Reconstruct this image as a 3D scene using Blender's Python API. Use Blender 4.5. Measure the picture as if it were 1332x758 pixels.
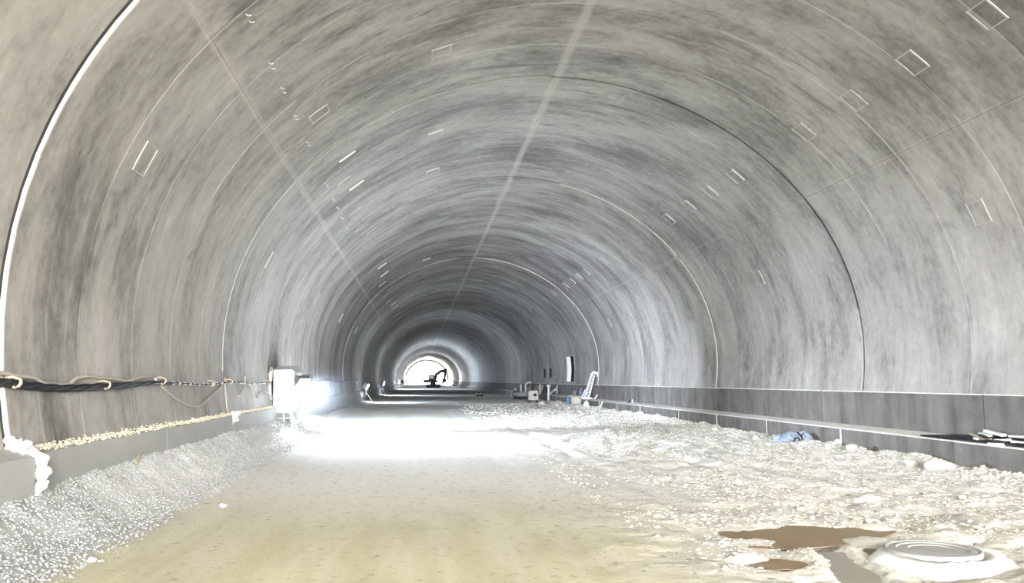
import bpy, bmesh, math, random
import numpy as np
from mathutils import Vector, Matrix
for o in list(bpy.data.objects): bpy.data.objects.remove(o)
random.seed(7); RNG = np.random.default_rng(7)
C = bpy.context.scene.collection; SC = bpy.context.scene
PI = math.pi

# ------------------------------------------------------------------ camera
FPX = 1100.0; EYE = Vector((0, 0, 1.8))
CX = (0.9938798, 0.0006718, -0.1104650)      # world x, y (tunnel axis), z seen from the camera
CY = (-0.1097973, -0.1039405, -0.9885044)
CZ = (-0.0121459, 0.9945833, -0.1032306)
cam = bpy.data.cameras.new('camera'); cam.sensor_width = 36; cam.lens = FPX / 1332 * 36
cam.clip_start = 0.05; cam.clip_end = 2000
co = bpy.data.objects.new('camera', cam); C.objects.link(co)
co.matrix_world = Matrix.Translation(EYE) @ Matrix((CX, CY, CZ)).to_4x4()
SC.camera = co
def ray(u, v):
    r = Vector((u - 666, 379 - v, -FPX))
    return Vector((r.dot(Vector(CX)), r.dot(Vector(CY)), r.dot(Vector(CZ))))
def atx(u, v, x): r = ray(u, v); return EYE + r * (x / r.x)
def aty(u, v, y): r = ray(u, v); return EYE + r * (y / r.y)
def atz(u, v, z): r = ray(u, v); return EYE + r * ((z - 1.8) / r.z)

# ------------------------------------------------------------------ sky, daylight at the two portals, exposure
PORTAL_NEAR, PORTAL_FAR = -20.7733, 359.2267
SKY = 26.0
w = bpy.data.worlds.new('overcast_sky'); SC.world = w; w.use_nodes = True
nt = w.node_tree; nt.nodes.clear()
bg = nt.nodes.new('ShaderNodeBackground'); ow = nt.nodes.new('ShaderNodeOutputWorld')
bg.inputs[0].default_value = (1.0, 0.972, 0.945, 1); bg.inputs[1].default_value = SKY
nt.links.new(bg.outputs[0], ow.inputs[0])
for yy, rx in ((PORTAL_NEAR - .2, PI/2), (PORTAL_FAR + .6, -PI/2)):
    L = bpy.data.lights.new('sky_portal', 'AREA'); L.shape = 'RECTANGLE'; L.size = 15.4; L.size_y = 9.3
    L.cycles.is_portal = True
    o = bpy.data.objects.new('sky_portal', L); C.objects.link(o)
    o.location = (3.16, yy, 4.5)
    o.rotation_euler = (rx, 0, 0)
SC.view_settings.view_transform = 'Standard'; SC.view_settings.look = 'None'
SC.view_settings.exposure = 1.76; SC.view_settings.gamma = 1; SC.view_settings.use_curve_mapping = False
SC.cycles.max_bounces = 8; SC.cycles.diffuse_bounces = 6
SC.cycles.use_denoising = True
SC.cycles.sample_clamp_indirect = 6

# ------------------------------------------------------------------ node helpers / materials
class NT:
    def __init__(s, name):
        s.m = bpy.data.materials.new(name); s.m.use_nodes = True; s.t = s.m.node_tree
        s.b = s.t.nodes['Principled BSDF']; s.b.inputs['Specular IOR Level'].default_value = .25
    def n(s, typ, **k):
        x = s.t.nodes.new(typ)
        for a, b in k.items(): setattr(x, a, b)
        return x
    def l(s, a, b): s.t.links.new(a, b)
    def put(s, v, sock):
        if hasattr(v, 'links') or hasattr(v, 'is_linked'): s.l(v, sock)
        else: sock.default_value = v
    def math(s, op, a, b=0.0, c=0.0, clamp=False):
        x = s.n('ShaderNodeMath', operation=op); x.use_clamp = clamp
        s.put(a, x.inputs[0]); s.put(b, x.inputs[1]); s.put(c, x.inputs[2]); return x.outputs[0]
    def smooth(s, v, a, b):
        x = s.n('ShaderNodeMapRange', interpolation_type='SMOOTHSTEP')
        s.put(v, x.inputs[0]); x.inputs[1].default_value = a; x.inputs[2].default_value = b
        return x.outputs[0]
    def vec(s, x, y, z=0.0):
        c = s.n('ShaderNodeCombineXYZ')
        for v, i in ((x, 0), (y, 1), (z, 2)): s.put(v, c.inputs[i])
        return c.outputs[0]
    def noise(s, v, scale, detail=4.0, rough=.55, dist=0.0):
        x = s.n('ShaderNodeTexNoise'); s.l(v, x.inputs['Vector']); x.inputs['Scale'].default_value = scale
        x.inputs['Detail'].default_value = detail; x.inputs['Roughness'].default_value = rough
        x.inputs['Distortion'].default_value = dist; return x.outputs[0]
    def mix(s, f, a, b):
        x = s.n('ShaderNodeMix', data_type='RGBA')
        s.put(f, x.inputs[0]); s.put(a, x.inputs[6]); s.put(b, x.inputs[7]); return x.outputs[2]
    def bump(s, h, strength, dist=.02):
        x = s.n('ShaderNodeBump'); s.put(h, x.inputs['Height']); x.inputs['Strength'].default_value = strength
        x.inputs['Distance'].default_value = dist; s.l(x.outputs[0], s.b.inputs['Normal'])
    def pos(s):
        g = s.n('ShaderNodeNewGeometry'); p = s.n('ShaderNodeSeparateXYZ'); s.l(g.outputs['Position'], p.inputs[0])
        return g.outputs['Position'], p.outputs[0], p.outputs[1], p.outputs[2]
def G(v): return ((v/255)**2.2,)*3 + (1,)
def RGB(r, g, b): return ((r/255)**2.2, (g/255)**2.2, (b/255)**2.2, 1)

def plain(name, col, rough=.6, metal=0.0, var=.12, scale=9.0):
    s = NT(name); p, x, y, z = s.pos()
    f = s.noise(p, scale, 4.0)
    d = tuple(c*(1-var*2) for c in col[:3]) + (1,); u = tuple(min(1, c*(1+var)) for c in col[:3]) + (1,)
    s.l(s.mix(f, d, u), s.b.inputs['Base Color'])
    s.b.inputs['Roughness'].default_value = rough; s.b.inputs['Metallic'].default_value = metal
    s.bump(s.noise(p, scale*6, 3.0), .25, .01)
    return s.m

def lining_material():
    s = NT('cast_concrete_lining'); p, x, y, z = s.pos()
    th = s.math('ARCTAN2', s.math('SUBTRACT', z, 1.8), s.math('SUBTRACT', x, 3.16))
    arc = s.math('MULTIPLY', th, 7.4)
    big = s.noise(s.vec(s.math('MULTIPLY', arc, .30), s.math('MULTIPLY', y, .55)), 1.0, 5.0, .6, .4)
    mid = s.noise(s.vec(s.math('MULTIPLY', arc, .55), s.math('MULTIPLY', y, 2.0), 3.0), 1.0, 5.0, .6, .6)
    fine = s.noise(s.vec(arc, s.math('MULTIPLY', y, 1.3), 7.0), 5.0, 6.0, .7)
    # each two metre strip of the travelling formwork came out in a slightly different tone
    cell = s.math('FLOOR', s.math('DIVIDE', s.math('SUBTRACT', y, 1.2267), 2.0))
    wn = s.n('ShaderNodeTexWhiteNoise', noise_dimensions='1D'); s.l(cell, wn.inputs['W'])
    t = s.math('ADD', s.math('MULTIPLY', s.math('SUBTRACT', big, .5), 1.1), .5)
    t = s.math('ADD', t, s.math('MULTIPLY', s.math('SUBTRACT', mid, .5), .7))
    t = s.math('ADD', t, s.math('MULTIPLY', s.math('SUBTRACT', fine, .5), .6))
    t = s.math('ADD', t, s.math('MULTIPLY', s.math('SUBTRACT', wn.outputs[0], .5), .14))
    crown = s.smooth(z, 4.2, 8.0)                    # the crown is sootier and more blotched than the walls
    t = s.math('SUBTRACT', t, s.math('MULTIPLY', crown, .10), clamp=True)
    cr = s.n('ShaderNodeValToRGB'); s.l(t, cr.inputs[0])
    e = cr.color_ramp.elements
    e[0].position = .08; e[0].color = RGB(96, 94, 92)
    e[1].position = .92; e[1].color = RGB(206, 205, 202)
    for ps, c in ((.30, (134, 132, 129)), (.48, (165, 163, 159)), (.68, (183, 181, 177))):
        n = e.new(ps); n.color = RGB(*c)
    col = cr.outputs[0]
    # sooty streaks running round the arch
    soot = s.noise(s.vec(s.math('MULTIPLY', arc, .42), s.math('MULTIPLY', y, 3.1), 11.0), 1.0, 4.0, .6, 1.0)
    sm = s.math('MULTIPLY', s.smooth(soot, .57, .70), s.math('ADD', s.math('MULTIPLY', crown, .45), .15))
    col = s.mix(sm, col, RGB(92, 89, 87))
    # soot blotches and pale lime bloom with ragged edges
    rag = s.noise(s.vec(s.math('MULTIPLY', arc, .8), s.math('MULTIPLY', y, .9), 41.0), 1.0, 7.0, .68, .8)
    col = s.mix(s.math('MULTIPLY', s.smooth(rag, .56, .70), .38), col, RGB(98, 95, 93))
    lime = s.noise(s.vec(s.math('MULTIPLY', arc, .5), s.math('MULTIPLY', y, 1.1), 51.0), 1.0, 7.0, .66, .6)
    col = s.mix(s.math('MULTIPLY', s.smooth(lime, .58, .74), .45), col, RGB(212, 211, 208))
    # lime drips low on the walls
    drip = s.noise(s.vec(s.math('MULTIPLY', arc, .5), s.math('MULTIPLY', y, 5.0), 21.0), 1.0, 3.0)
    dm = s.math('MULTIPLY', s.smooth(drip, .58, .74), s.math('MULTIPLY', s.math('SUBTRACT', 1.0, s.smooth(z, 1.5, 6.0)), .35))
    col = s.mix(dm, col, RGB(205, 205, 205))
    # pale mortar lines along the formwork seams
    fr = s.math('ABSOLUTE', s.math('SUBTRACT', s.math('FRACT', s.math('ADD', s.math('DIVIDE', s.math('SUBTRACT', y, 1.2267), 2.0), .5)), .5))
    br = s.noise(s.vec(s.math('MULTIPLY', arc, .35), s.math('MULTIPLY', y, .4), 31.0), 1.0, 3.0)
    rd = s.n('ShaderNodeTexWhiteNoise', noise_dimensions='1D'); s.l(s.math('ADD', s.math('ROUND', s.math('DIVIDE', s.math('SUBTRACT', y, 1.2267), 2.0)), .37), rd.inputs['W'])
    ln = s.math('MULTIPLY', s.math('SUBTRACT', 1.0, s.smooth(fr, .004, .022)), s.math('MULTIPLY', s.smooth(br, .36, .58), s.math('ADD', s.math('MULTIPLY', s.smooth(z, 2.0, 5.0), .8), .2)))
    col = s.mix(s.math('MULTIPLY', ln, s.math('ADD', s.math('MULTIPLY', rd.outputs[0], .6), .12)), col, RGB(214, 212, 208))
    deg = s.math('MULTIPLY', th, 180/PI)
    wob = s.math('MULTIPLY', s.math('SUBTRACT', s.noise(s.vec(0.0, y, 5.0), .9, 4.0), .5), .9)
    for a, wd, st in ((34.9, .55, .16), (89.0, 1.25, .55), (142.3, .8, .38)):
        d = s.math('ABSOLUTE', s.math('SUBTRACT', s.math('ADD', deg, wob), a))
        k = s.math('MULTIPLY', s.math('SUBTRACT', 1.0, s.smooth(d, .1, wd)), st)
        col = s.mix(k, col, RGB(206, 203, 197))
    col = s.mix(.12, col, (0.012, 0.011, 0.010, 1))
    s.l(col, s.b.inputs['Base Color'])
    s.b.inputs['Roughness'].default_value = .7; s.b.inputs['Specular IOR Level'].default_value = .3
    s.bump(s.math('ADD', s.math('MULTIPLY', mid, .7), s.math('MULTIPLY', fine, .3)), .45, .03)
    return s.m

def kerb_material():
    s = NT('kerb_concrete'); p, x, y, z = s.pos()
    st = s.noise(s.vec(0.0, s.math('MULTIPLY', y, 1.3), s.math('MULTIPLY', z, .3)), 1.5, 3.0, .5)
    bl = s.noise(p, 2.2, 5.0, .6)
    t = s.math('ADD', s.math('MULTIPLY', st, .7), s.math('MULTIPLY', bl, .4))
    cr = s.n('ShaderNodeValToRGB'); s.l(t, cr.inputs[0]); e = cr.color_ramp.elements
    e[0].position = .33; e[0].color = RGB(82, 80, 77); e[1].position = .78; e[1].color = RGB(136, 134, 130)
    g = s.n('ShaderNodeNewGeometry'); ns = s.n('ShaderNodeSeparateXYZ'); s.l(g.outputs['Normal'], ns.inputs[0])
    dust = s.smooth(ns.outputs[2], .45, .68)           # white dust settled on whatever lies flat
    s.l(s.mix(dust, cr.outputs[0], RGB(240, 238, 232)), s.b.inputs['Base Color'])
    s.b.inputs['Roughness'].default_value = .8
    s.bump(s.noise(p, 14.0, 4.0), .35, .02)
    return s.m

def ground_material():
    s = NT('dusty_ground'); p, x, y, z = s.pos()
    n1 = s.noise(p, .45, 5.0, .6); n2 = s.noise(p, 9.0, 6.0, .7); n3 = s.noise(s.vec(s.math('MULTIPLY', x, 3.0), s.math('MULTIPLY', y, .4)), 1.0, 4.0)
    xx = s.math('ADD', x, s.math('MULTIPLY', s.math('SUBTRACT', n1, .5), 5.0))
    right = s.smooth(xx, .8, 3.6); left = s.math('SUBTRACT', 1.0, s.smooth(s.math('ADD', x, s.math('MULTIPLY', s.math('SUBTRACT', n1, .5), 1.0)), -3.2, -2.7))
    col = s.mix(s.smooth(n3, .35, .65), RGB(214, 210, 186), RGB(203, 198, 168))
    col = s.mix(right, col, RGB(226, 223, 214)); col = s.mix(left, col, RGB(176, 179, 180))
    far = s.smooth(y, 8.5, 14.0); col = s.mix(far, col, RGB(240, 239, 234))   # white dust, with the floodlight's pool of light put into the colour
    col = s.mix(s.math('MULTIPLY', s.smooth(n2, .30, .48), .0), col, col)
    col = s.mix(s.math('SUBTRACT', 1.0, s.smooth(n2, .30, .46)), col, s.mix(right, RGB(176, 171, 152), RGB(126, 121, 110)))
    s.l(col, s.b.inputs['Base Color']); s.b.inputs['Roughness'].default_value = .9
    s.b.inputs['Specular IOR Level'].default_value = .15
    s.bump(s.math('ADD', n2, s.noise(p, 34.0, 4.0)), .55, .03)
    return s.m

M = {}
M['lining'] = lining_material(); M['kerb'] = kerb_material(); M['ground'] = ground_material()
M['membrane_shade'] = plain('dark_membrane_shade', RGB(40, 42, 44), .5)
M['mortar'] = plain('pale_mortar', RGB(222, 221, 216), .8, var=.06, scale=14)
M['rust'] = plain('rusty_hook', RGB(190, 178, 156), .6)
M['footing'] = plain('footing_concrete', RGB(174, 176, 175), .75, var=.10, scale=1.6)
M['crust'] = plain('crumbly_mortar_crust', RGB(232, 226, 205), .9, var=.10, scale=11)
M['black'] = plain('black_rubber', RGB(34, 36, 42), .45)
M['greycable'] = plain('dusty_grey_cable', RGB(182, 178, 168), .6)
M['gravel'] = plain('pale_gravel', RGB(168, 172, 174), .95, var=.14, scale=7)
M['rubble'] = plain('white_rubble', RGB(214, 211, 202), .95, var=.14, scale=5)
M['white'] = plain('white_sheet', RGB(236, 238, 238), .55, var=.03)
M['whitesteel'] = plain('white_steel', RGB(222, 224, 224), .4, var=.06)
M['greysteel'] = plain('grey_steel', RGB(120, 122, 124), .45, .4)
M['darksteel'] = plain('dark_machine_steel', RGB(44, 46, 48), .5, .2)
M['yellow'] = plain('dusty_machine_paint', RGB(70, 67, 60), .5)
M['glass'] = plain('dark_cab_glass', RGB(30, 34, 40), .1, var=.02)
M['beige'] = plain('beige_canvas', RGB(200, 196, 186), .8)
M['blue'] = plain('blue_tarpaulin', RGB(150, 166, 190), .5)
M['bluepaint'] = plain('blue_paint', RGB(110, 132, 162), .5)
M['blackfilm'] = plain('black_plastic_film', RGB(24, 26, 30), .35)
M['mud'] = plain('wet_brown_mud', RGB(158, 138, 112), .45, var=.12, scale=3)
M['slurry'] = plain('grey_slurry', RGB(168, 164, 154), .35, var=.10, scale=4)
M['timber'] = plain('dusty_timber', RGB(170, 162, 146), .8)
def emit(name, col, st):
    s = NT(name); s.b.inputs['Emission Color'].default_value = col; s.b.inputs['Emission Strength'].default_value = st
    s.b.inputs['Base Color'].default_value = (.9, .9, .9, 1); return s.m
M['lens'] = emit('lit_lamp_lens', (.86, .93, 1, 1), 60)

# ------------------------------------------------------------------ mesh helpers
class MB:
    def __init__(s): s.v = []; s.f = []
    def add(s, vs, fs):
        k = len(s.v); s.v += [tuple(v) for v in vs]; s.f += [tuple(i + k for i in f) for f in fs]; return s
    def box(s, a, b, rot=None, org=(0, 0, 0), jit=0):
        (x0, y0, z0), (x1, y1, z1) = a, b
        vs = [Vector(p) for p in ((x0,y0,z0),(x1,y0,z0),(x1,y1,z0),(x0,y1,z0),(x0,y0,z1),(x1,y0,z1),(x1,y1,z1),(x0,y1,z1))]
        if jit: vs = [v + Vector([random.uniform(-jit, jit) for _ in 'abc']) for v in vs]
        if rot is not None: vs = [rot @ v for v in vs]
        vs = [v + Vector(org) for v in vs]
        return s.add(vs, [(0,3,2,1),(4,5,6,7),(0,1,5,4),(1,2,6,5),(2,3,7,6),(3,0,4,7)])
    def cbox(s, c, d, rot=None, bev=.1):
        """box with cut edges (bevelled prism) centred on c"""
        x, y, z = d[0]/2, d[1]/2, d[2]/2; b = min(d)*bev
        bm = bmesh.new(); bmesh.ops.create_cube(bm, size=1)
        for v in bm.verts: v.co = Vector((v.co.x*d[0], v.co.y*d[1], v.co.z*d[2]))
        bmesh.ops.bevel(bm, geom=bm.edges[:], offset=b, segments=1, affect='EDGES')
        bm.verts.index_update()
        vs = [v.co.copy() for v in bm.verts]
        if rot is not None: vs = [rot @ v for v in vs]
        s.add([v + Vector(c) for v in vs], [[v.index for v in f.verts] for f in bm.faces]); bm.free(); return s
    def tube(s, pts, r, n=8, cap=True):
        pts = [Vector(p) for p in pts]; R = r if isinstance(r, (list, tuple)) else [r]*len(pts)
        vs = []; up = Vector((.31, .17, .93)).normalized()
        for i, p in enumerate(pts):
            t = (pts[min(i+1, len(pts)-1)] - pts[max(i-1, 0)]).normalized()
            if abs(t.dot(up)) > .95: up = Vector((.9, .2, .1)).normalized()
            a = t.cross(up).normalized(); b = t.cross(a)
            for k in range(n): vs.append(p + (a*math.cos(2*PI*k/n) + b*math.sin(2*PI*k/n))*R[i])
        fs = [(i*n+k, i*n+(k+1)%n, (i+1)*n+(k+1)%n, (i+1)*n+k) for i in range(len(pts)-1) for k in range(n)]
        if cap: fs += [tuple(range(n))[::-1], tuple((len(pts)-1)*n+k for k in range(n))]
        return s.add(vs, fs)
    def lathe(s, prof, c=(0,0,0), n=16, rot=None):
        vs = []
        for r, z in prof:
            for k in range(n):
                v = Vector((r*math.cos(2*PI*k/n), r*math.sin(2*PI*k/n), z))
                if rot is not None: v = rot @ v
                vs.append(v + Vector(c))
        fs = [(i*n+k, i*n+(k+1)%n, (i+1)*n+(k+1)%n, (i+1)*n+k) for i in range(len(prof)-1) for k in range(n)]
        fs += [tuple(range(n))[::-1], tuple((len(prof)-1)*n+k for k in range(n))]
        return s.add(vs, fs)
    def prism(s, poly, y0, y1):
        """polygon in x,z pushed along y"""
        n = len(poly)
        vs = [(a, y0, b) for a, b in poly] + [(a, y1, b) for a, b in poly]
        return s.add(vs, [tuple(range(n))[::-1], tuple(range(n, 2*n))] + [(k, (k+1)%n, n+(k+1)%n, n+k) for k in range(n)])
    def mesh(s, name, mat, smooth=False):
        me = bpy.data.meshes.new(name); me.from_pydata(s.v, [], s.f)
        bm = bmesh.new(); bm.from_mesh(me); bmesh.ops.recalc_face_normals(bm, faces=bm.faces); bm.to_mesh(me); bm.free()
        me.materials.append(mat)
        if smooth:
            for p in me.polygons: p.use_smooth = True
        return me
    def build(s, name, mat, parent=None, smooth=False, loc=None):
        return link(name, s.mesh(name, mat, smooth), parent, loc)
def link(name, me, parent=None, loc=None, rot=None, scale=None):
    o = bpy.data.objects.new(name, me); C.objects.link(o)
    if parent: o.parent = parent
    if loc is not None: o.location = loc
    if rot is not None: o.rotation_euler = rot
    if scale is not None: o.scale = scale
    return o
def empty(name, loc=(0,0,0), rz=0): return link(name, None, None, loc, (0, 0, rz))
def tag(o, label=None, cat=None, group=None, kind=None):
    for k, v in (('label', label), ('category', cat), ('group', group), ('kind', kind)):
        if v: o[k] = v
    return o
def thing(name, label, cat, loc=(0,0,0), rz=0, group=None): return tag(empty(name, loc, rz), label, cat, group)
def bezier(pts, n=6):
    """smooth line through points (Catmull-Rom)"""
    P = [Vector(p) for p in pts]; P = [P[0]*2 - P[1]] + P + [P[-1]*2 - P[-2]]; out = []
    for i in range(1, len(P)-2):
        for k in range(n):
            t = k/n; a, b, c, d = P[i-1:i+3]
            out.append(.5*((2*b) + (c-a)*t + (2*a-5*b+4*c-d)*t*t + (3*b-a-3*c+d)*t**3))
    return out + [P[-2]]

# ------------------------------------------------------------------ tunnel section
XC, ZC = 3.16, 1.8
def sec(th):
    return 10*(.761967 - .0561374*math.sin(th) - .0371954*math.cos(2*th) + .0456443*math.sin(3*th) + .0166987*math.cos(4*th))
def vp(deg, y, inset=0.0):
    th = math.radians(deg); r = sec(th) - inset
    return Vector((XC + r*math.cos(th), y, ZC + r*math.sin(th)))
Y0 = 9.2267

# membrane behind the lining (seen in the joints; its bared dark band stands for unlit lining)
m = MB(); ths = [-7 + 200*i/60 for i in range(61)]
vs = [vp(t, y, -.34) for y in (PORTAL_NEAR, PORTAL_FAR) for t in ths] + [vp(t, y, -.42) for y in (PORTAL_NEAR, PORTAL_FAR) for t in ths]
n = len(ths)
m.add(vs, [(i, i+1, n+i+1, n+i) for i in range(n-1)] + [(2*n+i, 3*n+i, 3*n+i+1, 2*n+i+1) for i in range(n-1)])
tag(m.build('trim_1', M['membrane_shade'], smooth=True), kind='structure')

def panel_mesh(name, a0, a1, shift):
    """one cast panel of a lining ring: thick slab with joint chamfers and proud fins at the formwork seams, y from 0 to 10"""
    g = .055; ys = [(g, .02), (g+.010, 0)]
    for k in range(1, 5): ys += [(2*k-.022, 0), (2*k-.006, .005), (2*k+.006, .005), (2*k+.022, 0)]
    ys += [(10-g-.010, 0), (10-g, .02)]
    K = max(8, int((a1-a0)/2.6)); e = .012
    aa = [(a0+e, .0), (a0+e+.12, .004), (a0+e+.3, 0)] + [(a0+.5+(a1-a0-1.0)*i/K, 0) for i in range(K+1)] + [(a1-e-.3, 0), (a1-e-.12, .004), (a1-e, .0)]
    vs = [vp(a, y, (-.008 if iy == .02 else iy) + ia + shift) for y, iy in ys for a, ia in aa]
    na, ny = len(aa), len(ys)
    fs = [(j*na+i, j*na+i+1, (j+1)*na+i+1, (j+1)*na+i) for j in range(ny-1) for i in range(na-1)]
    flat_y = [ys[j][1] == ys[j+1][1] for j in range(ny-1)]
    b = len(vs)
    vs += [vp(a, y, -.30) for y in (g, 10-g) for a, _ in aa]
    fs += [(b+i, b+na+i, b+na+i+1, b+i+1) for i in range(na-1)]
    fs += [(i, b+i, b+i+1, i+1) for i in range(na-1)]
    t = (ny-1)*na; fs += [(t+i, t+i+1, b+na+i+1, b+na+i) for i in range(na-1)]
    col0 = [j*na for j in range(ny)]; col1 = [j*na+na-1 for j in range(ny)]
    fs += [tuple(col0 + [b+na, b]), tuple(col1[::-1] + [b+na-1, b+2*na-1])]
    m = MB().add(vs, fs); me = m.mesh(name, M['lining'])
    bm = bmesh.new(); bm.from_mesh(me)           # smooth round the arch, crisp at fins and joints
    for f in bm.faces: f.smooth = True
    for e_ in bm.edges:
        a_, b_ = e_.verts[0].co, e_.verts[1].co
        if abs(a_.y - b_.y) < 1e-5 or e_.is_boundary: e_.smooth = False
    bm.to_mesh(me); bm.free(); return me
SECT = {'right': (-3.2, 34.9), 'crown_right': (34.9, 89.0), 'crown_left': (89.0, 142.3), 'left': (142.3, 186.4)}
walls = {'right': tag(empty('wall_right'), kind='structure'), 'left': tag(empty('wall_left'), kind='structure')}
ceil_ = tag(empty('ceiling'), kind='structure'); walls['crown_right'] = walls['crown_left'] = ceil_
pm = {}
for k, (a, b) in SECT.items():
    for sh in (0, 1): pm[k, sh] = panel_mesh('lining_panel', a, b, 0.0 if sh == 0 else .022)
# patch left by a formwork window: shallow pad with a raised rim
M['rim'] = plain('pale_seam_rim', RGB(180, 179, 176), .8)
def patch_mesh(deg, up):
    m = MB(); h = .42; w_ = 3.4
    def q(a, y, i): v = vp(a, y, i); return v
    for bi, (a0, a1, y0, y1, i1) in enumerate(((-w_/2, w_/2, 0, h, .006), (-w_/2, w_/2, -.02, .012, .016), (-w_/2, w_/2, h-.012, h+.02, .016), (-w_/2, -w_/2+.14, 0, h, .016), (w_/2-.14, w_/2, 0, h, .016))):
        vs = [q(deg+a, y, i) for i in (-.03, i1 + up) for a, y in ((a0, y0), (0 if a0*a1 < 0 else a1, y0), (a1, y0), (a1, y1), (0 if a0*a1 < 0 else a0, y1), (a0, y1))]
        m.add(vs, [(0,1,2,3,4,5)[::-1], (6,7,8,9,10,11)] + [(k, (k+1)%6, 6+(k+1)%6, 6+k) for k in range(6)])
    me = m.mesh('window_patch', M['lining']); me.materials.append(M['rim'])
    for i, p in enumerate(me.polygons): p.material_index = 0 if i < 8 else 1
    return me
PATCH = {d: patch_mesh(d, .0225) for d in (22.7, 45.5, 134.0, 156.0, 112.0)}
# pairs of cut-off tie bars
tm = MB()
for dy in (0, .22): tm.tube([vp(137.8, dy, -.02), vp(137.8, dy, .06), vp(137.5, dy+.01, .075)], .009, 5)
TIE = tm.mesh('tie_stub', M['mortar'])
dm_ = MB(); dm_.add([vp(131.7+a, y, i) for i in (-.02, .035) for a, y in ((-1.9,0),(0,0),(1.9,0),(1.9,.035),(0,.035),(-1.9,.035))],
              [(0,1,2,3,4,5)[::-1], (6,7,8,9,10,11)] + [(k, (k+1)%6, 6+(k+1)%6, 6+k) for k in range(6)])
DASH = dm_.mesh('lit_slot', M['mortar'])  # pale strips stand for slots catching the light, brightness put into the colour
def lip_mesh(a0, a1):
    m = MB(); N = max(6, int((a1-a0)/3)); vs = []
    for i in range(N+1):
        a = a0 + (a1-a0)*i/N
        vs += [vp(a, .054, -.06), vp(a, .052, .012), vp(a, .068, .010), vp(a, .072, -.02)]
    fs = [(4*i+k, 4*i+(k+1)%4, 4*i+4+(k+1)%4, 4*i+4+k) for i in range(N) for k in range(4)] + [(0,1,2,3), tuple(4*N+k for k in (3,2,1,0))]
    return m.add(vs, fs).mesh('joint_lip', M['mortar'])
LIP = {}
LIPS = {0: [(142.4, 186)], 1: [(-3, 12), (90, 142), (142.5, 178)], 2: [(-3, 34.5), (35.5, 75)], 3: [(-3, 34)], 4: [(-3, 34.5), (35.5, 88)], 5: [(35.5, 60)]}
def filler_mesh(a0, a1):
    m = MB(); N = max(6, int((a1-a0)/3)); vs = []
    for i in range(N+1):
        a = a0 + (a1-a0)*i/N; vs += [vp(a, -.062, -.03), vp(a, .062, -.03), vp(a, .062, -.06), vp(a, -.062, -.06)]
    fs = [(4*i+k, 4*i+(k+1)%4, 4*i+4+(k+1)%4, 4*i+4+k) for i in range(N) for k in range(4)] + [(0,1,2,3), tuple(4*N+k for k in (3,2,1,0))]
    return m.add(vs, fs).mesh('joint_filler', M['black'])
FILL = {key: filler_mesh(*SECT[key]) for key in SECT}
k = -3
while Y0 + 10*k < PORTAL_FAR - .1:
    y = Y0 + 10*k
    if not (262 < y + 5 < 310):  # panels left out here so the dark shell stands for unlit lining
        for key in SECT:
            sh = 1 if k in (0, 2, 4, 7) else 0
            po = link('lining_panel', pm[key, sh], walls[key], (0, y, 0))
            a, b = SECT[key]; link('joint_filler', FILL[key], po)
            if -1 <= k <= 12:
                for d in PATCH:
                    if a < d < b:
                        for yy in ((1.65, 3.55, 5.5, 7.6) if d == 45.5 else ((4.65,) if d == 22.7 else ((2.4,) if d == 156 else (3.1, 7.2)))):
                            if k > 4 and yy != 3.55: continue
                            if d in (134.0, 112.0) and (k*7 + int(yy)) % 3 == 0: continue
                            link('window_patch', PATCH[d], po, (0, yy, 0))
                if a < 137.8 < b and k <= 1:
                    for yy in (2.1, 3.86, 5.0, 6.5, 8.3): link('tie_stub', TIE, po, (0, yy, 0))
                if a < 131.7 < b:
                    for yy in ((1.3, 4.4) if k % 2 else (1.7,)): link('lit_slot', DASH, po, (0, yy, 0))
            for (l0, l1) in LIPS.get(k, []):
                if l0 >= a - .1 and l1 <= b + .1:
                    link('joint_lip', lip_mesh(l0, l1), po)
    k += 1

# ------------------------------------------------------------------ right kerb: upper wall and lower bench, cast in blocks
kr = tag(empty('baseboard_right'), kind='structure')
def block(name, x0, x1, z0, z1, ya, yb, parent, mat, slope=0.0):
    g = .012; m = MB(); c = .022
    poly = [(x0, z0), (x1, z0), (x1, z1+slope), (x0+c, z1), (x0, z1-c)]
    m.prism(poly, ya+g, yb-g); return m.build(name, mat, parent)
up = [-20.7, -14, -8, -2, 3.4, 9.2, 14.8, 21.2, 26.8, 32.4, 37, 40.1, 43.6]
while up[-1] < 255: up.append(up[-1] + 4.4)
for i in range(len(up)-1): block('upper_kerb_block', 10.45 - (.006 if i % 2 else 0), 10.86, .30, 1.42, up[i], up[i+1], kr, M['kerb'])
lo = [-20.7, -14, -8, -2, 2.5, 6.7, 10.9, 14.95, 19.3, 23.6, 27.7, 31.9, 37.6, 42]
while lo[-1] < 255: lo.append(lo[-1] + 4.3)
for i in range(len(lo)-1):
    if 14 < lo[i] < 16 or lo[i] > 16: x0 = 9.95 + (.004 if i % 2 else 0)
    else: x0 = 9.90
    block('lower_kerb_block', x0, 10.46, -.45, .560, lo[i], lo[i+1], kr, M['kerb'], .05)
    if lo[i] > 14 and lo[i] < 60: MB().box((x0-.012, lo[i]-.022, -.2), (x0+.01, lo[i]+.022, .565)).build('joint_strip', M['mortar'], kr)

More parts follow.
